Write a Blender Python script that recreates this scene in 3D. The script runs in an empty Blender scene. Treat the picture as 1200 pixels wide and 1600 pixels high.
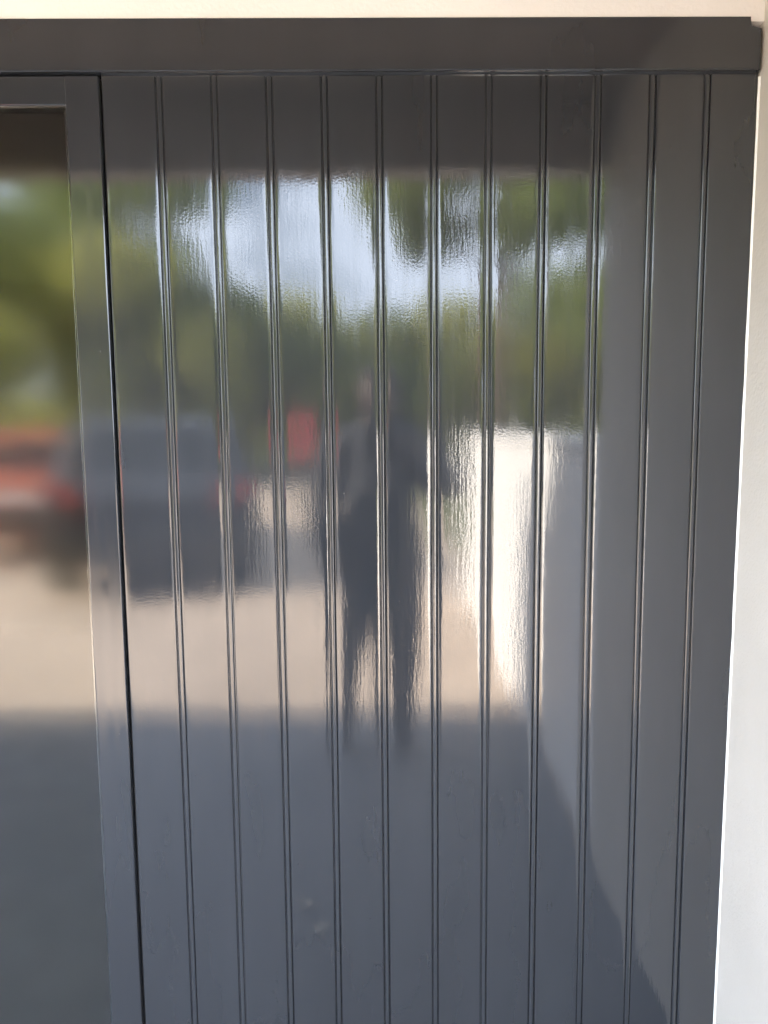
import bpy, bmesh, math, random
from mathutils import Vector, Matrix, noise

random.seed(7)
S = bpy.context.scene
COL = S.collection
R = math.radians

# ------------------------------------------------------------------ camera
cam_d = bpy.data.cameras.new("camera")
cam = bpy.data.objects.new("camera", cam_d)
COL.objects.link(cam)
S.camera = cam
cam_d.sensor_fit = 'VERTICAL'
cam_d.sensor_height = 36.0
cam_d.lens = 1202.0 / 1600.0 * 36.0
cam_d.clip_start = 0.01
cam_d.clip_end = 600.0
CAM = Vector((0.0, -1.4755, 1.45))
p, y, r = -0.11056, -0.01035, -0.00847
cp, sp, cy, sy, cr, sr = math.cos(p), math.sin(p), math.cos(y), math.sin(y), math.cos(r), math.sin(r)
Rz = Matrix(((cy, sy, 0), (-sy, cy, 0), (0, 0, 1)))
Rx = Matrix(((1, 0, 0), (0, cp, sp), (0, -sp, cp)))
b = Rx @ Rz
v = Matrix((b[0], -b[2], b[1]))
CR = Matrix(((cr, -sr, 0), (sr, cr, 0), (0, 0, 1))) @ v          # rows: right, down, forward
rot = Matrix((CR[0], -CR[1], -CR[2])).transposed()
cam.matrix_world = Matrix.Translation(CAM) @ rot.to_4x4()
cam_d.dof.use_dof = True
cam_d.dof.focus_distance = 1.5
cam_d.dof.aperture_fstop = 27.0 / 2.4

# ------------------------------------------------------------------ sky, sun, exposure
SUN = Vector((-0.78, 0.31, 0.55)).normalized()
W = bpy.data.worlds.new("World")
S.world = W
W.use_nodes = True
sky = W.node_tree.nodes.new("ShaderNodeTexSky")
sky.sky_type = 'NISHITA'
sky.sun_disc = False
sky.sun_elevation = math.asin(SUN.z)
sky.sun_rotation = math.atan2(SUN.x, SUN.y)
sky.dust_density = 4.0
sky.air_density = 1.0
sky.ozone_density = 1.0
bg = W.node_tree.nodes["Background"]
bg.inputs[1].default_value = 0.11
# sunlit broken cloud over the whole sky
_n, _l = W.node_tree.nodes, W.node_tree.links
_tc = _n.new("ShaderNodeTexCoord")
_mp = _n.new("ShaderNodeMapping")
_mp.inputs["Scale"].default_value = (1.0, 1.0, 2.2)
_cn = _n.new("ShaderNodeTexNoise")
_cn.inputs["Scale"].default_value = 2.6
_cn.inputs["Detail"].default_value = 8
_cn.inputs["Roughness"].default_value = 0.55
_cr = _n.new("ShaderNodeMapRange")
_cr.interpolation_type = 'SMOOTHSTEP'
_cr.inputs["From Min"].default_value = 0.36
_cr.inputs["From Max"].default_value = 0.54
_mix = _n.new("ShaderNodeMix")
_mix.data_type = 'RGBA'
_mix.inputs[7].default_value = (8.0, 9.1, 11.0, 1)
_l.new(_tc.outputs["Generated"], _mp.inputs[0])
_l.new(_mp.outputs[0], _cn.inputs["Vector"])
_l.new(_cn.outputs[0], _cr.inputs["Value"])
_l.new(_cr.outputs[0], _mix.inputs["Factor"])
_l.new(sky.outputs[0], _mix.inputs[6])
_l.new(_mix.outputs[2], bg.inputs[0])
sun_d = bpy.data.lights.new("sun", 'SUN')
sun = bpy.data.objects.new("sun", sun_d)
COL.objects.link(sun)
sun_d.energy = 5.0
sun_d.angle = R(0.5)
sun_d.color = (1.0, 0.89, 0.74)
sun.rotation_euler = SUN.to_track_quat('Z', 'Y').to_euler()
S.view_settings.view_transform = 'Standard'
S.view_settings.look = 'None'
S.view_settings.gamma = 1.0
S.view_settings.exposure = 3.3
S.render.engine = 'CYCLES'
S.cycles.use_denoising = True
S.cycles.max_bounces = 10
S.cycles.diffuse_bounces = 6

# ------------------------------------------------------------------ materials
def mat(name, color, rough=0.5, ior=1.5, metal=0.0, var=0.0, vscale=8.0, bump=0.0, bscale=60.0, trans=0.0, stretch=(1, 1, 1), spec=None):
    m = bpy.data.materials.new(name)
    m.use_nodes = True
    nt = m.node_tree
    P = nt.nodes["Principled BSDF"]
    P.inputs["Base Color"].default_value = (*color, 1)
    P.inputs["Roughness"].default_value = rough
    P.inputs["IOR"].default_value = ior
    P.inputs["Metallic"].default_value = metal
    P.inputs["Transmission Weight"].default_value = trans
    if spec is not None:
        P.inputs["Specular IOR Level"].default_value = spec
    if var or bump:
        tc = nt.nodes.new("ShaderNodeTexCoord")
        mp = nt.nodes.new("ShaderNodeMapping")
        mp.inputs["Scale"].default_value = stretch
        nt.links.new(tc.outputs["Object"], mp.inputs["Vector"])
    if var:
        n = nt.nodes.new("ShaderNodeTexNoise")
        n.inputs["Scale"].default_value = vscale
        n.inputs["Detail"].default_value = 6
        rp = nt.nodes.new("ShaderNodeMapRange")
        rp.inputs["From Min"].default_value = 0.3
        rp.inputs["From Max"].default_value = 0.7
        rp.inputs["To Min"].default_value = 1 - var
        rp.inputs["To Max"].default_value = 1 + var
        mx = nt.nodes.new("ShaderNodeVectorMath")
        mx.operation = 'SCALE'
        mx.inputs[0].default_value = color
        nt.links.new(mp.outputs[0], n.inputs["Vector"])
        nt.links.new(n.outputs[0], rp.inputs["Value"])
        nt.links.new(rp.outputs[0], mx.inputs["Scale"])
        nt.links.new(mx.outputs[0], P.inputs["Base Color"])
    if bump:
        n = nt.nodes.new("ShaderNodeTexNoise")
        n.inputs["Scale"].default_value = bscale
        n.inputs["Detail"].default_value = 4
        bp = nt.nodes.new("ShaderNodeBump")
        bp.inputs["Strength"].default_value = 1.0
        bp.inputs["Distance"].default_value = bump
        nt.links.new(mp.outputs[0], n.inputs["Vector"])
        nt.links.new(n.outputs[0], bp.inputs["Height"])
        nt.links.new(bp.outputs[0], P.inputs["Normal"])
    return m

def gloss_paint(name, color, rough, brush, peel, wave):
    """Brushed-on gloss paint: vertical brush marks, fine orange peel and slow waves of the timber."""
    m = bpy.data.materials.new(name)
    m.use_nodes = True
    nt = m.node_tree
    N = nt.nodes
    L = nt.links
    P = N["Principled BSDF"]
    P.inputs["IOR"].default_value = 1.74
    tc = N.new("ShaderNodeTexCoord")
    geo = N.new("ShaderNodeNewGeometry")

    def layer(scale, stretch, detail, dist, prev, rough_=0.5):
        mp = N.new("ShaderNodeMapping")
        mp.inputs["Scale"].default_value = stretch
        n = N.new("ShaderNodeTexNoise")
        n.inputs["Scale"].default_value = scale
        n.inputs["Detail"].default_value = detail
        n.inputs["Roughness"].default_value = rough_
        bp = N.new("ShaderNodeBump")
        bp.inputs["Distance"].default_value = dist
        L.new(geo.outputs["Position"], mp.inputs["Vector"])
        L.new(mp.outputs[0], n.inputs["Vector"])
        L.new(n.outputs[0], bp.inputs["Height"])
        if prev:
            L.new(prev.outputs[0], bp.inputs["Normal"])
        return bp
    b1 = layer(5.0, (1, 1, 0.5), 1, wave, None)
    b2 = layer(190.0, (1, 1, 0.12), 2, brush, b1)
    b3 = layer(300.0, (0.8, 1, 0.8), 2, peel, b2)
    vo = N.new("ShaderNodeTexVoronoi")
    vo.inputs["Scale"].default_value = 26.0
    vr = N.new("ShaderNodeMapRange")
    vr.inputs["From Min"].default_value = 0.0
    vr.inputs["From Max"].default_value = 0.032
    vr.inputs["To Min"].default_value = 1.0
    vr.inputs["To Max"].default_value = 0.0
    vb = N.new("ShaderNodeBump")
    vb.inputs["Distance"].default_value = 0.0003
    L.new(geo.outputs["Position"], vo.inputs["Vector"])
    L.new(vo.outputs["Distance"], vr.inputs["Value"])
    L.new(vr.outputs[0], vb.inputs["Height"])
    L.new(b3.outputs[0], vb.inputs["Normal"])
    L.new(vb.outputs[0], P.inputs["Normal"])
    # slight change of colour and sheen over the coat
    n = N.new("ShaderNodeTexNoise")
    n.inputs["Scale"].default_value = 9.0
    n.inputs["Detail"].default_value = 5
    mp = N.new("ShaderNodeMapping")
    mp.inputs["Scale"].default_value = (1, 1, 0.25)
    L.new(geo.outputs["Position"], mp.inputs["Vector"])
    L.new(mp.outputs[0], n.inputs["Vector"])
    rr = N.new("ShaderNodeMapRange")
    rr.inputs["From Min"].default_value = 0.3
    rr.inputs["From Max"].default_value = 0.7
    rr.inputs["To Min"].default_value = rough * 0.45
    rr.inputs["To Max"].default_value = rough * 1.75
    ns = N.new("ShaderNodeTexNoise")
    ns.inputs["Scale"].default_value = 45.0
    ns.inputs["Detail"].default_value = 4
    ms = N.new("ShaderNodeMapping")
    ms.inputs["Scale"].default_value = (1, 1, 0.05)
    L.new(geo.outputs["Position"], ms.inputs["Vector"])
    L.new(ms.outputs[0], ns.inputs["Vector"])
    L.new(ns.outputs[0], rr.inputs["Value"])
    L.new(rr.outputs[0], P.inputs["Roughness"])
    rc = N.new("ShaderNodeMapRange")
    rc.inputs["From Min"].default_value = 0.3
    rc.inputs["From Max"].default_value = 0.7
    rc.inputs["To Min"].default_value = 0.92
    rc.inputs["To Max"].default_value = 1.08
    mx = N.new("ShaderNodeVectorMath")
    mx.operation = 'SCALE'
    mx.inputs[0].default_value = color
    L.new(n.outputs[0], rc.inputs["Value"])
    L.new(rc.outputs[0], mx.inputs["Scale"])
    L.new(mx.outputs[0], P.inputs["Base Color"])
    return m

GREY = (0.0250, 0.0275, 0.0325)
M = {}
M['paint'] = gloss_paint("grey gloss paint", GREY, 0.060, 0.00008, 0.00005, 0.0008)
M['paint_smooth'] = gloss_paint("grey gloss paint on joinery", GREY, 0.085, 0.00003, 0.00002, 0.0006)
M['lintel'] = mat("cream white wall paint", (0.71, 0.69, 0.68), 0.6, var=0.04, vscale=4, bump=0.0008, bscale=140)
M['seam'] = mat("grey paint filling a seam", GREY, 0.35, var=0.2, vscale=30)
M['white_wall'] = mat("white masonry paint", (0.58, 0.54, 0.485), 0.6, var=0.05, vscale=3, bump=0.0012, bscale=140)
M['sunlit_wall'] = mat("white wall paint lightened as sunlit", (0.86, 0.86, 0.86), 0.6, var=0.03, vscale=5, bump=0.0006, bscale=160)  # lighter copy of the white paint, sunlit brightness put into its colour
M['ceiling'] = mat("brown stained soffit", (0.20, 0.150, 0.115), 0.6, var=0.15, vscale=3, bump=0.0005, bscale=60, stretch=(0.1, 1, 1))
M['timber'] = mat("pale painted timber", (0.42, 0.34, 0.29), 0.5, var=0.1, vscale=6, bump=0.0004, bscale=60, stretch=(0.1, 1, 1))
M['caulk'] = mat("white caulk", (0.84, 0.84, 0.83), 0.4, var=0.03, vscale=30, bump=0.0004, bscale=200)
M['dark'] = mat("dark void", (0.012, 0.012, 0.013), 0.8, var=0.1)
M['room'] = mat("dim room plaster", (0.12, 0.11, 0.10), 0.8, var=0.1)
M['glass'] = mat("window glass", (0.92, 0.95, 0.94), 0.085, ior=1.58, trans=1.0, bump=0.0006, bscale=4)
M['drive'] = mat("tan driveway concrete", (0.46, 0.375, 0.30), 0.85, var=0.16, vscale=0.8, bump=0.002, bscale=40)
M['porch'] = mat("grey porch concrete darkened as shade", (0.150, 0.155, 0.168), 0.7, var=0.10, vscale=3, bump=0.001, bscale=60)  # concrete made darker and bluer, with house shade put into the colour
M['lawn'] = mat("dry lawn", (0.10, 0.11, 0.035), 0.9, var=0.3, vscale=1.5, bump=0.02, bscale=25)
M['roof'] = mat("grey roof sheet", (0.20, 0.20, 0.21), 0.6, var=0.1)
M['bark'] = mat("tree bark", (0.11, 0.08, 0.06), 0.9, var=0.3, vscale=10, bump=0.01, bscale=15, stretch=(1, 1, 0.2))
M['leaf_a'] = mat("mid green leaves", (0.135, 0.165, 0.045), 0.6, var=0.35, vscale=1.2)
M['leaf_b'] = mat("yellow green leaves", (0.20, 0.205, 0.052), 0.6, var=0.35, vscale=1.2)
M['leaf_c'] = mat("dark green leaves", (0.115, 0.140, 0.042), 0.6, var=0.35, vscale=1.2)
for k_ in ('leaf_a', 'leaf_b', 'leaf_c'):           # thin leaves let some sunlight through
    nt = M[k_].node_tree
    P_ = nt.nodes["Principled BSDF"]
    tr_ = nt.nodes.new("ShaderNodeBsdfTranslucent")
    ad_ = nt.nodes.new("ShaderNodeAddShader")
    src = P_.inputs["Base Color"].links[0].from_socket
    nt.links.new(src, tr_.inputs["Color"])
    nt.links.new(P_.outputs[0], ad_.inputs[0])
    nt.links.new(tr_.outputs[0], ad_.inputs[1])
    nt.links.new(ad_.outputs[0], nt.nodes["Material Output"].inputs["Surface"])
M['tyre'] = mat("tyre rubber", (0.02, 0.02, 0.02), 0.8, var=0.2)
M['rim'] = mat("alloy rim", (0.45, 0.45, 0.46), 0.3, metal=1.0, var=0.05)
M['car_grey'] = mat("dark grey car paint", (0.045, 0.048, 0.055), 0.15, var=0.05)
M['car_orange'] = mat("orange red car paint", (0.42, 0.11, 0.06), 0.2, var=0.05)
M['car_red'] = mat("red sign paint", (0.40, 0.055, 0.06), 0.5, var=0.05)
M['black_trim'] = mat("black plastic trim", (0.02, 0.02, 0.021), 0.5, var=0.1)
M['car_glass'] = mat("tinted car glass", (0.015, 0.017, 0.018), 0.05, var=0.05)
M['red_lens'] = mat("red lamp lens", (0.26, 0.014, 0.014), 0.25, var=0.1)
M['clear_lens'] = mat("clear lamp lens", (0.7, 0.7, 0.7), 0.1, var=0.05)
M['plate'] = mat("white number plate", (0.7, 0.7, 0.68), 0.4, var=0.03)
M['skin'] = mat("skin", (0.065, 0.040, 0.030), 0.5, var=0.06, vscale=20)
M['shirt'] = mat("dark shirt cloth", (0.030, 0.032, 0.040), 0.8, var=0.15, vscale=12, bump=0.002, bscale=25)
M['trousers'] = mat("dark trouser cloth", (0.026, 0.028, 0.036), 0.8, var=0.15, vscale=12, bump=0.002, bscale=25)
M['shoe'] = mat("dark shoe leather", (0.03, 0.026, 0.024), 0.5, var=0.1)
M['hair'] = mat("dark hair", (0.025, 0.018, 0.014), 0.6, var=0.3, vscale=60)
M['eye'] = mat("eye", (0.10, 0.085, 0.075), 0.2, var=0.3, vscale=200)
M['phone'] = mat("black phone", (0.015, 0.015, 0.017), 0.2, var=0.02)
M['dry_leaf'] = mat("pale dry leaf", (0.62, 0.58, 0.50), 0.7, var=0.2, vscale=60)

# ------------------------------------------------------------------ helpers
def link(name, me, parent=None, m=None, smooth=False):
    o = bpy.data.objects.new(name, me)
    COL.objects.link(o)
    if parent:
        o.parent = parent
    if m is not None:
        me.materials.append(m)
    if smooth:
        me.polygons.foreach_set("use_smooth", [True] * len(me.polygons))
    return o

def from_bm(name, bm, m, parent=None, smooth=False):
    bmesh.ops.recalc_face_normals(bm, faces=bm.faces)
    me = bpy.data.meshes.new(name)
    bm.to_mesh(me)
    bm.free()
    return link(name, me, parent, m, smooth)

def bm_box(bm, x0, x1, y0, y1, z0, z1, bevel=0.0, seg=2):
    r = bmesh.ops.create_cube(bm, size=1.0)
    vs = r['verts']
    for q in vs:
        q.co = Vector((x0 + (q.co.x + .5) * (x1 - x0), y0 + (q.co.y + .5) * (y1 - y0), z0 + (q.co.z + .5) * (z1 - z0)))
    if bevel:
        es = list({e for q in vs for e in q.link_edges})
        bmesh.ops.bevel(bm, geom=es, offset=bevel, segments=seg, profile=0.5, affect='EDGES')

def box(name, x0, x1, y0, y1, z0, z1, m, parent=None, bevel=0.0, seg=2):
    bm = bmesh.new()
    bm_box(bm, x0, x1, y0, y1, z0, z1, bevel, seg)
    return from_bm(name, bm, m, parent)

def extrude_profile(name, prof, z0, z1, m, parent=None, nz=1, smooth_angle=None, wob=None):
    """Closed profile [(x, y)] swept up z."""
    bm = bmesh.new()
    rings = []
    for k in range(nz + 1):
        z = z0 + (z1 - z0) * k / nz
        rings.append([bm.verts.new((px + (wob(z) if wob else 0), py, z)) for px, py in prof])
    n = len(prof)
    for k in range(nz):
        for i in range(n):
            j = (i + 1) % n
            f = bm.faces.new((rings[k][i], rings[k][j], rings[k + 1][j], rings[k + 1][i]))
            f.smooth = True
    for ring in (rings[0][::-1], rings[-1]):        # caps on their own vertices keep the long faces' shading flat
        bm.faces.new([bm.verts.new(q_.co) for q_ in ring])
    o = from_bm(name, bm, m, parent)
    return o

def tag(o, label=None, cat=None, group=None, kind=None):
    if label: o['label'] = label
    if cat: o['category'] = cat
    if group: o['group'] = group
    if kind: o['kind'] = kind
    return o

def thing(name, label, cat, loc=(0, 0, 0), group=None):
    o = bpy.data.objects.new(name, None)
    COL.objects.link(o)
    o.location = loc
    o.empty_display_size = 0.2
    return tag(o, label, cat, group)

# ------------------------------------------------------------------ ground
CEIL = 2.39           # timber soffit of the porch
HEADZ = 2.177         # top of the head rail
EAVE = -0.97
WX = 0.704          # face of the white side wall where it meets the boards
def wallx(z):
    return 0.6985 + (z - 0.2) * 0.0053

bm = bmesh.new()
bmesh.ops.create_grid(bm, x_segments=1, y_segments=1, size=250)
g = from_bm("driveway", bm, M['drive'])
tag(g, kind='structure')
bm = bmesh.new()
vs = [bm.verts.new(c) for c in ((-120, -21, .004), (120, -24, .004), (120, -240, .004), (-120, -240, .004))]
bm.faces.new(vs)
tag(from_bm("lawn", bm, M['lawn']), kind='structure')
bm = bmesh.new()
for quad in (((.905, -.98, .004), (60, -.98, .004), (60, -21.5, .004), (.905, -21.5, .004)), ((-60, -1.2, .004), (-6.6, -1.2, .004), (-7.5, -15, .004), (-60, -17, .004))):
    bm.faces.new([bm.verts.new(c) for c in quad])
tag(from_bm("bounce_cutting_lawn", bm, M['lawn']), kind='structure')  # unseen dark ground, added to cut sunlight bouncing into the porch
f = box("porch_floor", -6.0, 0.708, -2.16, 0.12, -0.2, 0.018, M['porch'], bevel=0.004)  # dark slab runs out to the shadow edge to deepen the shade
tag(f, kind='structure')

# ------------------------------------------------------------------ house shell
c = box("porch_ceiling", -6.0, 0.70, EAVE + 0.0555, 0.10, CEIL, CEIL + 0.06, M['ceiling'])
tag(c, kind='structure')
bmh = thing("porch_beam", "brown timber beam along the outer edge of the porch soffit", "beam", (0, EAVE, CEIL))
box("fascia_board", -6.0, 0.702, -0.05, 0.055, -0.18, 0.044, M['timber'], bmh, bevel=0.004)
box("trim_strip", -6.0, 0.702, 0.0552, 0.075, -0.085, -0.0015, M['timber'], bmh, bevel=0.003)
rf = box("house_roof", -7.0, 7.0, EAVE - 0.05, 4.2, CEIL + 0.066, CEIL + 0.10, M['roof'], bevel=0.01)
tag(rf, "flat grey roof above the brown porch soffit", "roof")
lw = box("lintel_wall", -2.05, 0.72, -0.006, 0.10, HEADZ - 0.006, CEIL - 0.001, M['lintel'])
tag(lw, "strip of cream white wall above the dark top rail", "wall")

# white side wall (the wing of the house), slightly out of plumb
sw = thing("side_wall", "white painted side wall along the right edge of the dark boards", "wall", (WX, 0, 0))
bm = bmesh.new()
prof = [(EAVE, 0), (0.10, 0), (0.10, CEIL + 0.06), (EAVE, CEIL + 0.06)]
a = [bm.verts.new((wallx(z) - WX, yy, z)) for yy, z in prof]
bq = [bm.verts.new((5.5, yy, z)) for yy, z in prof]
bm.faces.new(a)
bm.faces.new(bq[::-1])
for i in range(4):
    j = (i + 1) % 4
    bm.faces.new((a[i], bq[i], bq[j], a[j]))
es = [e for e in bm.edges if abs(e.verts[0].co.x) < 0.05 and abs(e.verts[1].co.x) < 0.05 and e.verts[0].co.y == e.verts[1].co.y == EAVE]
bmesh.ops.bevel(bm, geom=es, offset=0.006, segments=3, affect='EDGES')
from_bm("wall_face", bm, M['white_wall'], sw)
# caulk run in the corner between the boards and the wall: an uneven bead
bm = bmesh.new()
prev = None
for k in range(90):
    z = 0.02 + (2.079 - 0.02) * k / 89
    w = 0.0032 + 0.0010 * noise.noise(Vector((0, 0, z * 14)))
    x = wallx(z) - WX
    ring = [bm.verts.new((x - w, -0.0002, z)), bm.verts.new((x - w * 0.45, -w * 0.5, z)), bm.verts.new((x + 0.0005, -w * 1.2, z)), bm.verts.new((x + 0.002, 0.002, z))]
    if prev:
        for i in range(3):
            bm.faces.new((prev[i], prev[i + 1], ring[i + 1], ring[i])).smooth = True
    prev = ring
from_bm("caulk_bead", bm, M['caulk'], sw)

# rear and left of the house, and the dark room behind the glass
hs = thing("house", "white house wall running left of the glazed door", "house", (-1.9, 0, 0))
box("front_wall", -4.1, 0.02, -0.03, 0.10, 0, CEIL - 0.002, M['white_wall'], hs)
box("light_blocking_wall", -4.09, -2.05, EAVE, -0.031, 0, CEIL - 0.004, M['white_wall'], hs)  # unseen return wall, added to keep light out of the porch
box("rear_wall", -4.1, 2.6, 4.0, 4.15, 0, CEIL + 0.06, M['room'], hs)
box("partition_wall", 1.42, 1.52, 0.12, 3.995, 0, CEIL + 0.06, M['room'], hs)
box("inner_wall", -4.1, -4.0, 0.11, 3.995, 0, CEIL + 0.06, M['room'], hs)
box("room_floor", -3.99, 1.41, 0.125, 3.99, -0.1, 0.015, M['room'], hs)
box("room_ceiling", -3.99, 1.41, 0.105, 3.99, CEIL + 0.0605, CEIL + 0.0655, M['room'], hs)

# ------------------------------------------------------------------ boarded panel
PITCH, FIRST = 0.1, -0.3869
TOPZ = 2.0860
panel = thing("boarded_panel", "glossy dark grey panel of upright grooved boards between glazed door and white wall", "wall panel", (0, 0, 0))
HALF = 0.0070                     # half the width of a groove
DEP = 0.0048
edges = [-0.4888] + [FIRST + PITCH * i for i in range(11)] + [0.7045]

def board(i):
    x0, x1 = edges[i], edges[i + 1]
    left_face = x0 + (HALF if i > 0 else 0.0)
    last = i == len(edges) - 2
    right_face = x1 - (HALF if not last else 0.0)
    rnd = random.Random(100 + i)
    w = right_face - left_face
    cup = rnd.uniform(0.00003, 0.00014) * rnd.choice((1, 1, 1, -0.5))
    tilt = rnd.uniform(-0.00007, 0.00007)
    off = rnd.uniform(-0.0003, 0.0003)
    if last:
        cup *= 0.5
    pr = []
    ar = rnd.uniform(.0008, .0014)
    DEP = rnd.uniform(.0034, .0050)
    qw = rnd.uniform(.0024, .0032)
    def face_y(t):                # t 0..1 across the face
        s = t * 2 - 1
        return off + tilt * s + cup * s * s + 0.00035 * abs(s) ** 14
    # left arris
    yl, yr = face_y(0), face_y(1)
    if i > 0:
        pr.append((left_face - 0.0005, yl + 0.0056))
        pr.append((left_face - 0.0002, yl + ar * 1.4))
    for k in range(5):
        a = math.pi / 2 * k / 4
        pr.append((left_face + ar * (1 - math.cos(a)), yl + ar * (1 - math.sin(a))))
    for k in range(1, 32):
        t = k / 32
        pr.append((left_face + ar + (w - 2 * ar) * t, face_y(t)))
    for k in range(5):
        a = math.pi / 2 * (1 - k / 4)
        pr.append((right_face - ar * (1 - math.cos(a)), yr + ar * (1 - math.sin(a))))
    if not last:
        pr.append((right_face + 0.0003, yr + ar * 1.4))
        pr.append((right_face + 0.0012, DEP))
        pr.append((right_face + qw * .6, DEP))
        b0, b1 = right_face + qw, x1 + HALF - qw + 0.0002       # the flat bead between two quirks
        pr.append((b0 - 0.0004, 0.0030))
        for k in range(13):
            t = k / 12 * 2 - 1
            pr.append((b0 + (b1 - b0) * (t + 1) / 2, 0.0004 + 0.0012 * abs(t) ** 5 + 0.0001 * t * t))
        pr.append((b1 + 0.0004, 0.0030))
        pr.append((b1 + 0.0012, DEP))
        pr.append((x1 + HALF - 0.0006, DEP))
        pr.append((x1 + HALF + 0.004, DEP + 0.001))
        pr.append((x1 + HALF + 0.004, 0.012))
        pr.append((right_face - 0.002, 0.018))
    else:
        pr.append((right_face, 0.018))
    pr.append((left_face + (0.006 if i > 0 else 0), 0.018))
    if i > 0:
        pr.append((left_face + 0.006, 0.0066))
        pr.append((left_face - 0.0004, 0.0066))
    top = TOPZ + rnd.uniform(-0.0026, 0.0003)
    ph = rnd.uniform(0, 9)
    return extrude_profile("board", [(a, q) for a, q in pr], 0.03, top, M['paint'], panel, nz=10,
                           wob=lambda z: 0.0005 * math.sin(z * 2.1 + ph))
for i in range(len(edges) - 1):
    board(i)
box("backing_sheet", -0.494, 0.704, 0.0185, 0.045, 0.02, TOPZ + 0.06, M['dark'], panel)

# ------------------------------------------------------------------ head rail with its notched end
hd = thing("head_rail", "wide dark grey top rail running under the cream white wall strip", "rail", (0, 0, 0))
PR = -0.0125
bm = bmesh.new()
zb, zt = 2.0865, HEADZ
prof = [(-1.75, zb + 0.0015), (0.7025, zb), (0.7025, 2.1575), (0.6825, 2.1585), (0.6825, zt), (-1.75, zt)]
a = [bm.verts.new((px, PR, z)) for px, z in prof]
q = [bm.verts.new((px, 0.02, z)) for px, z in prof]
bm.faces.new(a)
bm.faces.new(q[::-1])
for i in range(len(prof)):
    j = (i + 1) % len(prof)
    bm.faces.new((a[i], q[i], q[j], a[j]))
es = [e for e in bm.edges if abs(e.verts[0].co.y - PR) < 1e-6 and abs(e.verts[1].co.y - PR) < 1e-6]
bmesh.ops.bevel(bm, geom=es, offset=0.002, segments=3, affect='EDGES')
from_bm("rail_board", bm, M['paint_smooth'], hd)
# paint-filled seam under the rail, thick on some boards and missing on others
bm = bmesh.new()
prev = None
N_ = 160
for k in range(N_ + 1):
    x = -0.486 + (0.700 + 0.486) * k / N_
    h = 0.0008 + 0.0012 * noise.noise(Vector((x * 9, 3.3, 0))) + 0.0008 * noise.noise(Vector((x * 45, 1.1, 0)))
    h = max(0.0001, h * 0.7)
    ring = [bm.verts.new((x, -0.0045 - h, zb + 0.0005)), bm.verts.new((x, -0.003 - h * .6, zb - h * 0.7)), bm.verts.new((x, -0.0010, zb - h * 2.0 - .0008)), bm.verts.new((x, 0.004, zb - h * 2.2 - .0008))]
    if prev:
        for i in range(3):
            bm.faces.new((prev[i], prev[i + 1], ring[i + 1], ring[i])).smooth = True
    prev = ring
from_bm("paint_seam", bm, M['seam'], hd)

# ------------------------------------------------------------------ glazed door
door = thing("glazed_door", "dark grey framed glass door left of the boards", "door", (-1.05, 0, 0))
DX = 1.05
dz = 2.0845
SY0, SY1 = -0.004, 0.040
box("stile", -0.5560 + DX, -0.4948 + DX, SY0, SY1, 0.02, dz, M['paint_smooth'], door, bevel=0.0028, seg=4)
box("stile", -1.72 + DX, -1.66 + DX, SY0, SY1, 0.02, dz, M['paint_smooth'], door, bevel=0.0028, seg=4)
box("top_rail", -1.66 + DX - 0.003, -0.5560 + DX + 0.003, SY0 + 0.0006, SY1 - 0.001, 2.0335, dz - 0.0008, M['paint_smooth'], door, bevel=0.002, seg=3)
box("bottom_rail", -1.66 + DX - 0.003, -0.5560 + DX + 0.003, SY0 + 0.0006, SY1 - 0.001, 0.02, 0.17, M['paint_smooth'], door, bevel=0.002, seg=3)
box("glass_pane", -1.665 + DX, -0.551 + DX, 0.0020, 0.0080, 0.16, 2.042, M['glass'], door)
for nm, a in (("glazing_bead", (-0.5655, -0.5562, 0.0163, 0.030, 0.171, 2.033)), ("glazing_bead", (-1.6598, -1.6505, 0.0163, 0.030, 0.171, 2.033))):
    box(nm, a[0] + DX, a[1] + DX, *a[2:], M['paint_smooth'], door, bevel=0.001)
hp = box("pull_handle", -1.70 + DX, -1.68 + DX, -0.05, -0.035, 0.95, 1.20, M['rim'], door, bevel=0.004)
box("handle_post", -1.695 + DX, -1.685 + DX, -0.035, -0.0042, 0.98, 0.99, M['rim'], hp)
box("handle_post", -1.695 + DX, -1.685 + DX, -0.035, -0.0042, 1.16, 1.17, M['rim'], hp)
bd = box("door_jamb", -0.4940, -0.4889, 0.012, 0.05, 0.02, dz + 0.006, M['dark'])
bd.parent = hd
bd2 = box("door_jamb", -1.90, -1.723, -0.002, 0.05, 0.02, dz + 0.006, M['paint_smooth'], hd, bevel=0.002)

# ------------------------------------------------------------------ garden wall beyond the porch
gw = thing("garden_wall", "low white garden wall running out from the porch into sunlight", "wall", (0.73, -0.98, 0))
bm = bmesh.new()
bm_box(bm, 0.0, 0.16, -4.0, -0.0, -0.05, 1.36, 0.004)
from_bm("wall_body", bm, M['sunlit_wall'], gw)
bm = bmesh.new()
bm_box(bm, -0.015, 0.175, -4.02, -0.0, 1.361, 1.40, 0.006)
from_bm("coping", bm, M['sunlit_wall'], gw)

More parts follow.
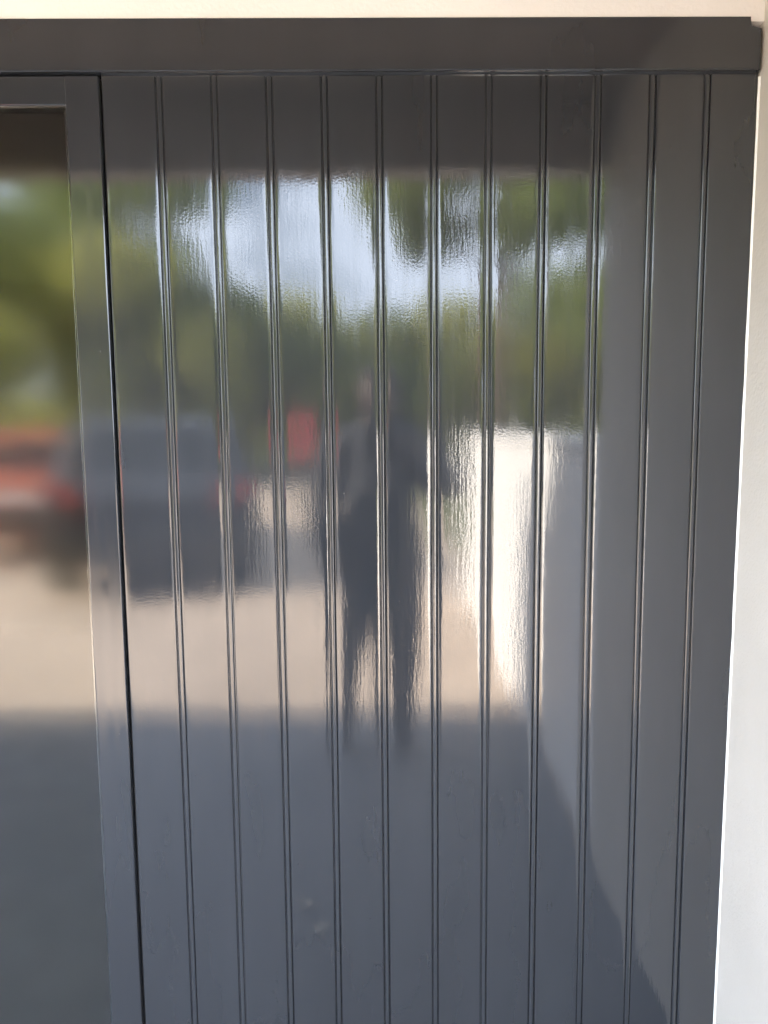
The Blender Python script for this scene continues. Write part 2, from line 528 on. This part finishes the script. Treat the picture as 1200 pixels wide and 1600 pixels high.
# ------------------------------------------------------------------ cars
def car(name, label, paint, L, Wd, H, loc, rz, plates=True):
    t = thing(name, label, "car", loc, "cars parked on the driveway")
    t.rotation_euler = (0, 0, rz)
    hw = Wd / 2
    # stations: y, z bottom, z belt, z top, half width belt, half width top
    k = H / 1.64
    st = [(0.00, .48, .86, .90 * k, .88, .72), (0.05, .34, .93, 1.00 * k, .97, .78), (0.16, .28, .96, 1.16 * k, .99, .78),
          (0.34, .25, .97, 1.50 * k, 1.0, .76), (0.55, .25, .97, 1.60 * k, 1.0, .75), (1.2, .24, .97, 1.64 * k, 1.0, .75),
          (2.1, .24, .96, 1.63 * k, 1.0, .75), (2.55, .24, .96, 1.55 * k, 1.0, .74), (3.0, .24, .95, 1.28 * k, 1.0, .77),
          (3.35, .24, .94, 1.06, 1.0, .82), (3.9, .25, .90, .98, .98, .80), (4.25, .28, .80, .88, .93, .74), (4.42, .34, .68, .74, .82, .62)]
    sc = L / 4.42
    bm = bmesh.new()
    rings = []
    for (yy, zb_, zl, zt_, wb, wt) in st:
        wb *= hw
        wt *= hw
        half = [(wb * .90, zb_), (wb * .985, zb_ + .10), (wb, zb_ + .25), (wb, zl - .16), (wb * .985, zl - .03), (wb * .94, zl + .01),
                (wt + (wb * .94 - wt) * .12, zl + (zt_ - zl) * .80), (wt * .94, zl + (zt_ - zl) * .95), (wt * .72, zt_)]
        pts = half + [(-x, z) for x, z in half[::-1]]
        rings.append([bm.verts.new((x, yy * sc, z)) for x, z in pts])
    n = len(rings[0])
    for a_, b_ in zip(rings, rings[1:]):
        for i in range(n):
            j = (i + 1) % n
            bm.faces.new((a_[i], a_[j], b_[j], b_[i])).smooth = True
    bm.faces.new(rings[0])
    bm.faces.new(rings[-1][::-1])
    from_bm("body", bm, paint, t)
    def slab(nm, pts, th, m, par=t):
        """a thin curved-on piece: polygon pushed out by th along its normal"""
        bm = bmesh.new()
        P_ = [Vector(q_) for q_ in pts]
        nn = (P_[1] - P_[0]).cross(P_[2] - P_[0]).normalized()
        lo = [bm.verts.new(q_ - nn * 0.02) for q_ in P_]
        hi = [bm.verts.new(q_ + nn * th) for q_ in P_]
        bm.faces.new(hi)
        bm.faces.new(lo[::-1])
        for i in range(len(P_)):
            j = (i + 1) % len(P_)
            bm.faces.new((lo[i], lo[j], hi[j], hi[i]))
        return from_bm(nm, bm, m, par)
    # rear window, windscreen, side windows
    def top(yy):
        yy /= sc
        for s0, s1 in zip(st, st[1:]):
            if s0[0] <= yy <= s1[0]:
                u = (yy - s0[0]) / (s1[0] - s0[0])
                return s0[3] + (s1[3] - s0[3]) * u
    wr = hw * .60
    slab("rear_window", [(-wr * 1.08, .15 * sc, top(.15 * sc)), (wr * 1.08, .15 * sc, top(.15 * sc)), (wr * .9, .335 * sc, top(.335 * sc)), (-wr * .9, .335 * sc, top(.335 * sc))][::1], .012, M['car_glass'])
    slab("windscreen", [(wr * 1.1, 3.3 * sc, top(3.3 * sc)), (-wr * 1.1, 3.3 * sc, top(3.3 * sc)), (-wr * .95, 2.6 * sc, top(2.6 * sc)), (wr * .95, 2.6 * sc, top(2.6 * sc))], .012, M['car_glass'])
    for s in (-1, 1):
        for y0, y1 in ((.65, 1.55), (1.65, 2.65)):
            zb1, zt1 = 1.00, .97 + (1.62 * k - .97) * .80
            if y1 > 2.6:
                quad = [(s * hw * .935, y0 * sc, zb1), (s * hw * .935, (y1 + .35) * sc, zb1), (s * hw * .78, (y1 - .1) * sc, zt1 - .05), (s * hw * .775, y0 * sc, zt1)]
            else:
                quad = [(s * hw * .935, y0 * sc, zb1), (s * hw * .935, y1 * sc, zb1), (s * hw * .775, y1 * sc, zt1), (s * hw * .775, y0 * sc, zt1)]
            slab("side_window", quad if s > 0 else quad[::-1], .012, M['car_glass'])
        slab("tail_light", [(s * hw * .62, -.006, .80), (s * hw * .93, .045 * sc, .80), (s * hw * .90, .07 * sc, 1.0), (s * hw * .70, .02, .98)] if s > 0 else
             [(s * hw * .93, .045 * sc, .80), (s * hw * .62, -.006, .80), (s * hw * .70, .02, .98), (s * hw * .90, .07 * sc, 1.0)], .02, M['red_lens'])
        slab("headlight", [(s * hw * .86, 4.36 * sc, .60), (s * hw * .52, 4.425 * sc, .60), (s * hw * .52, 4.40 * sc, .70), (s * hw * .88, 4.30 * sc, .72)] if s > 0 else
             [(s * hw * .52, 4.425 * sc, .60), (s * hw * .86, 4.36 * sc, .60), (s * hw * .88, 4.30 * sc, .72), (s * hw * .52, 4.40 * sc, .70)], .02, M['clear_lens'])
        bm = bmesh.new()
        bm_box(bm, s * hw * 1.0 - .02, s * hw * 1.0 + .02, 1.62 * sc, 1.78 * sc, .90, .925, .006)
        from_bm("door_handle", bm, M['black_trim'], t)
        bm = bmesh.new()
        bm_box(bm, s * hw * 1.04 - .09, s * hw * 1.04 + .09, 2.85 * sc, 2.97 * sc, .98, 1.10, .03)
        from_bm("wing_mirror", bm, M['black_trim'], t)
        for wy in (.85, 3.55):
            bm = bmesh.new()
            r_ = bmesh.ops.create_cone(bm, cap_ends=True, segments=28, radius1=.33, radius2=.33, depth=.21)
            bmesh.ops.bevel(bm, geom=[e for e in bm.edges if len(e.link_faces) == 2 and abs(e.verts[0].co.z - e.verts[1].co.z) < 1e-5], offset=.03, segments=2, affect='EDGES')
            bmesh.ops.rotate(bm, verts=bm.verts, matrix=Matrix.Rotation(math.pi / 2, 3, 'Y'))
            wheel = from_bm("wheel", bm, M['tyre'], t, True)
            wheel.location = (s * (hw - .09), wy * sc, .33)
            bm = bmesh.new()
            bmesh.ops.create_cone(bm, cap_ends=True, segments=10, radius1=.21, radius2=.17, depth=.03)
            bmesh.ops.rotate(bm, verts=bm.verts, matrix=Matrix.Rotation(math.pi / 2 * s, 3, 'Y'))
            rim = from_bm("rim", bm, M['rim'], wheel)
            rim.location = (s * .112, 0, 0)
    bm = bmesh.new()
    bm_box(bm, -hw * .95, hw * .95, -.06, .16, .36, .60, .04, 3)
    from_bm("rear_bumper", bm, M['black_trim'], t)
    bm = bmesh.new()
    bm_box(bm, -hw * .80, hw * .80, 4.30 * sc, 4.47 * sc, .32, .52, .04, 3)
    from_bm("front_bumper", bm, M['black_trim'], t)
    bm = bmesh.new()
    bm_box(bm, -.26, .26, -.035, .02, .68, .79, .004)
    if not plates:
        bm.free()
        return t
    from_bm("number_plate", bm, M['plate'], t)
    return t

car("parked_car", "dark grey car whose broad rear is mirrored in the boards left of the photographer", M['car_grey'], 4.5, 1.80, 1.58, (-1.86, -4.90, 0), R(164), plates=False)
car("parked_car", "orange red car mirrored behind the dark grey car at the left edge of the glass", M['car_orange'], 4.3, 1.76, 1.46, (-3.80, -6.6, 0), R(170))
sg = thing("red_sign", "small red board on a post, mirrored between the dark car and the photographer", "sign", (-1.25, -11.6, 0))
box("board", -.16, .16, -.012, .012, .92, 1.70, M['car_red'], sg, bevel=.006)
box("post", -.03, .03, -.075, -.0125, -.1, 1.70, M['rim'], sg, bevel=.006)
box("frame_strip", -.165, .165, .0125, .02, 1.66, 1.71, M['car_red'], sg, bevel=.003)
box("frame_strip", -.165, .165, .0125, .02, .91, .96, M['car_red'], sg, bevel=.003)

# ------------------------------------------------------------------ trees
def leaf_mesh(name, clumps, n, size, seed, m):
    rn = random.Random(seed)
    vs, fs = [], []
    for _ in range(n):
        c_, r_ = rn.choice(clumps)
        while True:
            d = Vector((rn.uniform(-1, 1), rn.uniform(-1, 1), rn.uniform(-1, 1)))
            if 0.25 < d.length < 1:
                break
        pt = Vector(c_) + Vector((d.x * r_, d.y * r_, d.z * r_ * 0.75))
        ax = Vector((rn.gauss(0, 1), rn.gauss(0, 1), rn.gauss(0, .6))).normalized()
        u = ax.orthogonal().normalized()
        w_ = ax.cross(u)
        s = size * rn.uniform(.6, 1.4)
        i = len(vs)
        vs += [pt - u * s, pt + w_ * s * .45, pt + u * s, pt - w_ * s * .45]
        fs.append((i, i + 1, i + 2, i + 3))
    me = bpy.data.meshes.new(name)
    me.from_pydata(vs, [], fs)
    me.materials.append(m)
    return me

def limb(bm, a, b_, r0, r1, seg=7):
    a, b_ = Vector(a), Vector(b_)
    d = (b_ - a).normalized()
    u = d.orthogonal().normalized()
    w_ = d.cross(u)
    A = [bm.verts.new(a + (u * math.cos(t) + w_ * math.sin(t)) * r0) for t in [2 * math.pi * i / seg for i in range(seg)]]
    B = [bm.verts.new(b_ + (u * math.cos(t) + w_ * math.sin(t)) * r1) for t in [2 * math.pi * i / seg for i in range(seg)]]
    for i in range(seg):
        j = (i + 1) % seg
        bm.faces.new((A[i], A[j], B[j], B[i])).smooth = True
    bm.faces.new(B)

TREE = {}
def make_tree_meshes(kind, h, spread, seed, m, n, size, low=.38):
    rn = random.Random(seed)
    bm = bmesh.new()
    th = h * low
    limb(bm, (0, 0, -.1), (.08, .05, th), .20, .13, 9)
    clumps = []
    for k in range(9):
        a_ = k * 2.4 + rn.uniform(-.4, .4)
        rad = spread * rn.uniform(.45, .95)
        zz = h * rn.uniform(low, .88)
        tip = Vector((math.cos(a_) * rad, math.sin(a_) * rad, zz))
        limb(bm, (.07, .04, th * rn.uniform(.7, 1.0)), tip, .085, .025, 6)
        clumps.append((tip, spread * rn.uniform(.34, .52)))
    limb(bm, (.08, .05, th), (.2, -.1, h * .9), .12, .03, 7)
    clumps.append((Vector((.2, -.1, h * .86)), spread * .42))
    clumps.append((Vector((0, 0, h * (low + .24))), spread * .55))
    bmesh.ops.recalc_face_normals(bm, faces=bm.faces)
    tr = bpy.data.meshes.new("trunk")
    bm.to_mesh(tr)
    bm.free()
    tr.materials.append(M['bark'])
    TREE[kind] = (tr, leaf_mesh("crown", clumps, n, size, seed + 1, m))
make_tree_meshes('a', 7.0, 2.9, 11, M['leaf_a'], 9000, .135)
make_tree_meshes('b', 6.0, 2.6, 23, M['leaf_b'], 9000, .125)
make_tree_meshes('c', 5.4, 2.5, 37, M['leaf_c'], 9000, .125)

make_tree_meshes('d', 7.6, 1.75, 51, M['leaf_a'], 9000, .11, .61)

def tree(kind, x, yy, s, rz, label, group):
    t = thing("leafy_tree", label, "tree", (x, yy, 0), group)
    t.rotation_euler = (0, 0, rz)
    t.scale = (s, s, s)
    tr, cr_ = TREE[kind]
    link("trunk", tr, t)
    link("crown", cr_, t)
LA = "tall green tree mirrored in the upper part of the glossy boards"
LB = "yellow green tree mirrored behind the parked cars"
LD = "high crowned tree on a bare trunk, mirrored right of the sky patch"
LC = "dark green tree mirrored behind the photographer"
for kind, x, yy, s, rz in (('a', -7.9, -19.5, 1.32, .3), ('b', -5.9, -18.5, 1.0, 1.3), ('b', -10.5, -16.0, 1.15, 2.2), ('a', -12.5, -20.0, 1.3, 4.0),
                           ('c', -4.1, -22.5, 1.02, .9), ('b', -2.2, -23.5, .92, 2.9), ('b', 3.6, -21.5, .74, 5.1), ('b', 5.4, -22.0, .90, .2),
                           ('c', .6, -24.0, .98, 3.3), ('a', 7.0, -20.0, 1.15, 1.9), ('c', 10.0, -19.0, 1.2, 3.9), ('b', -5.2, -26.0, 1.1, 5.5),
                           ('a', -15.5, -17.0, 1.2, 5.0), ('c', -1.2, -27.0, .95, 4.4), ('b', 2.2, -27.0, 1.0, 1.1), ('d', 2.05, -12.2, 1.0, .6)):
    lab = {'a': LA, 'b': LB, 'c': LC, 'd': LD}[kind]
    tree(kind, x, yy, s, rz, lab, {'a': "tall green trees across the driveway", 'b': "yellow green trees across the driveway", 'c': "dark green trees across the driveway", 'd': None}[kind])
hedge_me = leaf_mesh("hedge", [(Vector((-25 + k * .62, -31.0 + .4 * math.sin(k), 1.5 + .3 * math.sin(k * 1.7))), 1.7) for k in range(84)], 26000, .18, 5, M['leaf_b'])
hg = link("hedge", hedge_me)
tag(hg, "continuous low green hedge at the far side of the driveway", "hedge", kind='stuff')

# ------------------------------------------------------------------ the photographer
def skin_mesh(nodes, links, root, sub=1):
    """nodes: {name: (co, rx, ry)}"""
    names = list(nodes)
    idx = {n_: i for i, n_ in enumerate(names)}
    me = bpy.data.meshes.new("tmp")
    me.from_pydata([nodes[n_][0] for n_ in names], [(idx[a_], idx[b_]) for a_, b_ in links], [])
    o = bpy.data.objects.new("tmp", me)
    COL.objects.link(o)
    o.modifiers.new("skin", 'SKIN')
    for n_ in names:
        sv = me.skin_vertices[0].data[idx[n_]]
        sv.radius = (nodes[n_][1], nodes[n_][2])
        sv.use_root = n_ == root
    sd = o.modifiers.new("sub", 'SUBSURF')
    sd.levels = sub
    sd.render_levels = sub
    dg = bpy.context.evaluated_depsgraph_get()
    out = bpy.data.meshes.new_from_object(o.evaluated_get(dg))
    bpy.data.objects.remove(o)
    bpy.data.meshes.remove(me)
    return out

PX, PY = 0.015, -1.88
man = thing("person", "person in dark clothes holding up a phone, mirrored in the boards", "person", (PX, PY, 0.018))
def n3(x, yy, z, r_, r2=None):
    return ((x, yy, z), r_, r2 or r_)
SHZ = 1.365
nodes = {
    'pelvis': n3(0, 0, .90, .165, .135), 'waist': n3(0, .0, 1.06, .160, .125), 'chest': n3(0, -.01, 1.25, .170, .125), 'collar': n3(0, -.01, 1.375, .095, .080),
    'neck': n3(0, .0, 1.45, .055), 'throat': n3(0, .015, 1.50, .056),
    'shR': n3(.180, -.01, SHZ, .070), 'elR': n3(.315, .07, 1.16, .058), 'foR': n3(.205, .195, 1.225, .045), 'wrR': n3(.095, .315, 1.300, .030),
    'shL': n3(-.180, -.01, SHZ, .070), 'elL': n3(-.245, -.02, 1.11, .050), 'foL': n3(-.235, .06, .98, .043), 'wrL': n3(-.215, .12, .875, .029),
    'hipR': n3(.095, 0, .82, .112), 'knR': n3(.085, .015, .54, .105), 'caR': n3(.085, -.01, .30, .072), 'anR': n3(.085, -.02, .09, .055), 'toR': n3(.105, .13, .045, .042),
    'hipL': n3(-.095, 0, .82, .112), 'knL': n3(-.125, .015, .54, .095), 'caL': n3(-.160, -.01, .32, .046), 'anL': n3(-.165, -.02, .09, .040), 'toL': n3(-.185, .13, .045, .040),
}
links_ = [('pelvis', 'waist'), ('waist', 'chest'), ('chest', 'collar'), ('collar', 'neck'), ('neck', 'throat'),
          ('collar', 'shR'), ('shR', 'elR'), ('elR', 'foR'), ('foR', 'wrR'), ('collar', 'shL'), ('shL', 'elL'), ('elL', 'foL'), ('foL', 'wrL'),
          ('pelvis', 'hipR'), ('hipR', 'knR'), ('knR', 'caR'), ('caR', 'anR'), ('anR', 'toR'), ('pelvis', 'hipL'), ('hipL', 'knL'), ('knL', 'caL'), ('caL', 'anL'), ('anL', 'toL')]
body_me = skin_mesh(nodes, links_, 'pelvis', 2)

def hand(wrist, fwd, palm_n, thumb_side, curl, s=1.0):
    """palm plus five finger chains; fwd = finger direction, palm_n = out of the palm, thumb_side = towards the thumb"""
    w_, f_, n_, t_ = Vector(wrist), Vector(fwd).normalized(), Vector(palm_n).normalized(), Vector(thumb_side).normalized()
    nd = {'w': (w_, .026, .020), 'p1': (w_ + f_ * .035, .036, .017), 'p2': (w_ + f_ * .075, .040, .015)}
    ln = [('w', 'p1'), ('p1', 'p2')]
    meshes = [skin_mesh({k_: (tuple(v_[0]), v_[1], v_[2]) for k_, v_ in nd.items()}, ln, 'w', 2)]
    for k_, (off, ln_) in enumerate(((.030, .070), (.010, .080), (-.010, .074), (-.029, .058))):
        base = w_ + f_ * .080 + t_ * off
        pts = [base - f_ * .02]
        d = f_.copy()
        cur = base
        pts.append(cur)
        for q_ in range(3):
            ang = curl * (0.7 + .15 * k_) * (q_ + 1) / 2
            d = f_ * math.cos(ang) + n_ * math.sin(ang)
            cur = cur + d * ln_ * (.42, .33, .25)[q_]
            pts.append(cur)
        meshes.append(skin_mesh({str(i): (tuple(q_), (.0095, .0092, .0088, .0080, .0066)[i], (.0095, .0092, .0088, .0080, .0066)[i]) for i, q_ in enumerate(pts)}, [(str(i), str(i + 1)) for i in range(4)], '0', 1))
    tb = w_ + f_ * .025 + t_ * .025
    pts = [tb, tb + (t_ * .8 + f_ * .5) * .035, tb + (t_ * .8 + f_ * .5) * .035 + (f_ * .9 + n_ * .4 + t_ * .2) * .03, tb + (t_ * .8 + f_ * .5) * .035 + (f_ * .9 + n_ * .5) * .055]
    meshes.append(skin_mesh({str(i): (tuple(q_), (.014, .011, .0095, .007)[i], (.014, .011, .0095, .007)[i]) for i, q_ in enumerate(pts)}, [(str(i), str(i + 1)) for i in range(3)], '0', 1))
    return meshes

def head_bm():
    bm = bmesh.new()
    bmesh.ops.create_uvsphere(bm, u_segments=36, v_segments=28, radius=1.0)
    for q_ in bm.verts:
        x, yy, z = q_.co
        rx, ry, rz = .074, .094, .115
        if z < 0:
            rx *= 1 - .30 * (-z) ** 1.3
            ry *= 1 - .10 * (-z)
        q_.co = Vector((x * rx, yy * ry + (.012 * -z if z < 0 and yy > 0 else 0), z * rz))
        c_ = q_.co
        # nose, brow, eye sockets, lips, chin
        def g(cx, cz, sx, sz):
            return math.exp(-((c_.x - cx) / sx) ** 2 - ((c_.z - cz) / sz) ** 2) if c_.y > .03 else 0
        d = .024 * g(0, -.022, .011, .016) + .012 * g(0, .004, .009, .020) + .005 * g(0, .030, .04, .010)
        d -= .009 * g(.030, .012, .014, .010) + .009 * g(-.030, .012, .014, .010)
        d += .006 * g(0, -.056, .020, .006) + .005 * g(0, -.067, .017, .006) - .003 * g(0, -.061, .02, .003) + .007 * g(0, -.092, .018, .014)
        c_.y += d
    for s in (-1, 1):
        r_ = bmesh.ops.create_uvsphere(bm, u_segments=10, v_segments=8, radius=1.0)
        for q_ in r_['verts']:
            q_.co = Vector((s * .074 + q_.co.x * .008, -.006 + q_.co.y * .016, .002 + q_.co.z * .030))
    return bm
HEAD = Vector((0, .030, 1.565))
bm = bmesh.new()
bm.from_mesh(body_me)
n_body = len(bm.faces)
hb = head_bm()
tmp = bpy.data.meshes.new("tmp")
bmesh.ops.translate(hb, verts=hb.verts, vec=HEAD)
hb.to_mesh(tmp)
hb.free()
bm.from_mesh(tmp)
hands = hand((.095, .315, 1.300), (-.25, .55, .55), (-.8, -.2, .2), (.0, -.55, .85), 1.3) + hand((-.215, .12, .875), (.03, .25, -.97), (.95, .1, .0), (.1, .95, .25), .9)
for hm in hands:
    bm.from_mesh(hm)
bmesh.ops.recalc_face_normals(bm, faces=bm.faces)
for k_, f_ in enumerate(bm.faces):
    f_.smooth = True
    f_.material_index = 0
    if k_ < n_body and f_.calc_center_median().z < .085:
        f_.material_index = 1
me = bpy.data.meshes.new("body")
bm.to_mesh(me)
bm.free()
for m_ in ('skin', 'shoe'):
    me.materials.append(M[m_])
link("body", me, man)
def garment(name, m, keep, lift, seed):
    """cloth over part of the body: the body's own surface lifted off it, with folds and a thick hem"""
    bm = bmesh.new()
    bm.from_mesh(body_me)
    bmesh.ops.recalc_face_normals(bm, faces=bm.faces)
    bm.normal_update()
    bmesh.ops.delete(bm, geom=[f_ for f_ in bm.faces if not keep(f_.calc_center_median())], context='FACES')
    bmesh.ops.subdivide_edges(bm, edges=bm.edges, cuts=1, use_grid_fill=True, smooth=.0)
    bm.normal_update()
    for q_ in bm.verts:
        c_ = q_.co.copy()
        fold = noise.noise(Vector((c_.x * 9 + seed, c_.y * 9, c_.z * 5))) + .6 * noise.noise(Vector((c_.x * 22, c_.y * 22 + seed, c_.z * 14)))
        q_.co = c_ + q_.normal * (lift(c_) + .008 * fold)
    me = bpy.data.meshes.new(name)
    bm.to_mesh(me)
    bm.free()
    o = link(name, me, man, m, True)
    so = o.modifiers.new("thick", 'SOLIDIFY')
    so.thickness = .004
    return o
wR, wL = Vector(nodes['wrR'][0]), Vector(nodes['wrL'][0])
garment("jacket", M['shirt'], lambda c_: .80 < c_.z < 1.452 and not (c_.z < .88 and abs(c_.x) > .19) and (c_ - wR).length > .04 and (c_ - wL).length > .035, lambda c_: .016 + (.012 if c_.z < 1.0 and abs(c_.x) < .2 else 0), 1.0)
garment("trousers", M['trousers'], lambda c_: .075 < c_.z < .90 and abs(c_.x) < .20 and (c_ - wL).length > .05, lambda c_: .010 + .012 * max(0, .5 - c_.z), 5.0)
# hair: the skull's own surface lifted and tousled, leaving the face free
bm = head_bm()
bmesh.ops.delete(bm, geom=[q_ for q_ in bm.verts if abs(q_.co.x) > .0755 or q_.co.z < (-.055 if q_.co.y < -.03 else (.01 if q_.co.y < .035 else .062))], context='VERTS')
bm.normal_update()
for q_ in bm.verts:
    q_.co = q_.co + q_.co.normalized() * (.010 + .007 * noise.noise(q_.co * 45) + .004 * noise.noise(q_.co * 120)) + HEAD
hr_ = from_bm("hair", bm, M['hair'], man, True)
so = hr_.modifiers.new("thick", 'SOLIDIFY')
so.thickness = .010
for s in (-1, 1):
    bm = bmesh.new()
    bmesh.ops.create_uvsphere(bm, u_segments=12, v_segments=8, radius=.0105)
    bmesh.ops.translate(bm, verts=bm.verts, vec=HEAD + Vector((s * .030, .0705, .011)))
    from_bm("eye", bm, M['eye'], man, True)

# phone held up in the hand; the picture is taken from its lens
ph = thing("phone", "black phone held in the photographer's raised hand", "phone", tuple(CAM))
ph.rotation_euler = rot.to_euler()
bm = bmesh.new()
bm_box(bm, -.020, .055, -.135, .020, .004, .012, .003, 3)
from_bm("phone_body", bm, M['phone'], ph)
bm = bmesh.new()
bm_box(bm, -.017, .052, -.131, .016, .0121, .0126)
from_bm("screen", bm, M['car_glass'], ph)

# two pale dry leaves on the ground
for k_, (x, yy, a_, s) in enumerate(((-.215, -.70, .4, .028), (-.17, -.58, 1.9, .030))):
    bm = bmesh.new()
    rows = []
    for i in range(7):
        u = i / 6
        w_ = s * .5 * math.sin(math.pi * min(1, u * .95 + .04)) ** .8
        rows.append([bm.verts.new(((u - .5) * 2 * s, t_ * w_, .006 * abs(t_) + .006 * (2 * u - 1) ** 2)) for t_ in (-1, 0, 1)])
    for a0, a1 in zip(rows, rows[1:]):
        for i in range(2):
            bm.faces.new((a0[i], a0[i + 1], a1[i + 1], a1[i]))
    o = from_bm("fallen_leaf", bm, M['dry_leaf'])
    o.location = (x, yy, .020)
    o.rotation_euler = (0, 0, a_)
    sm = o.modifiers.new("thick", 'SOLIDIFY')
    sm.thickness = .0008
    tag(o, ("pale dry leaf on the porch floor farther from the door, mirrored as a faint spot", "pale dry leaf on the porch floor nearer the door, mirrored as a faint spot")[k_], "leaf", "dry leaves on the porch floor")
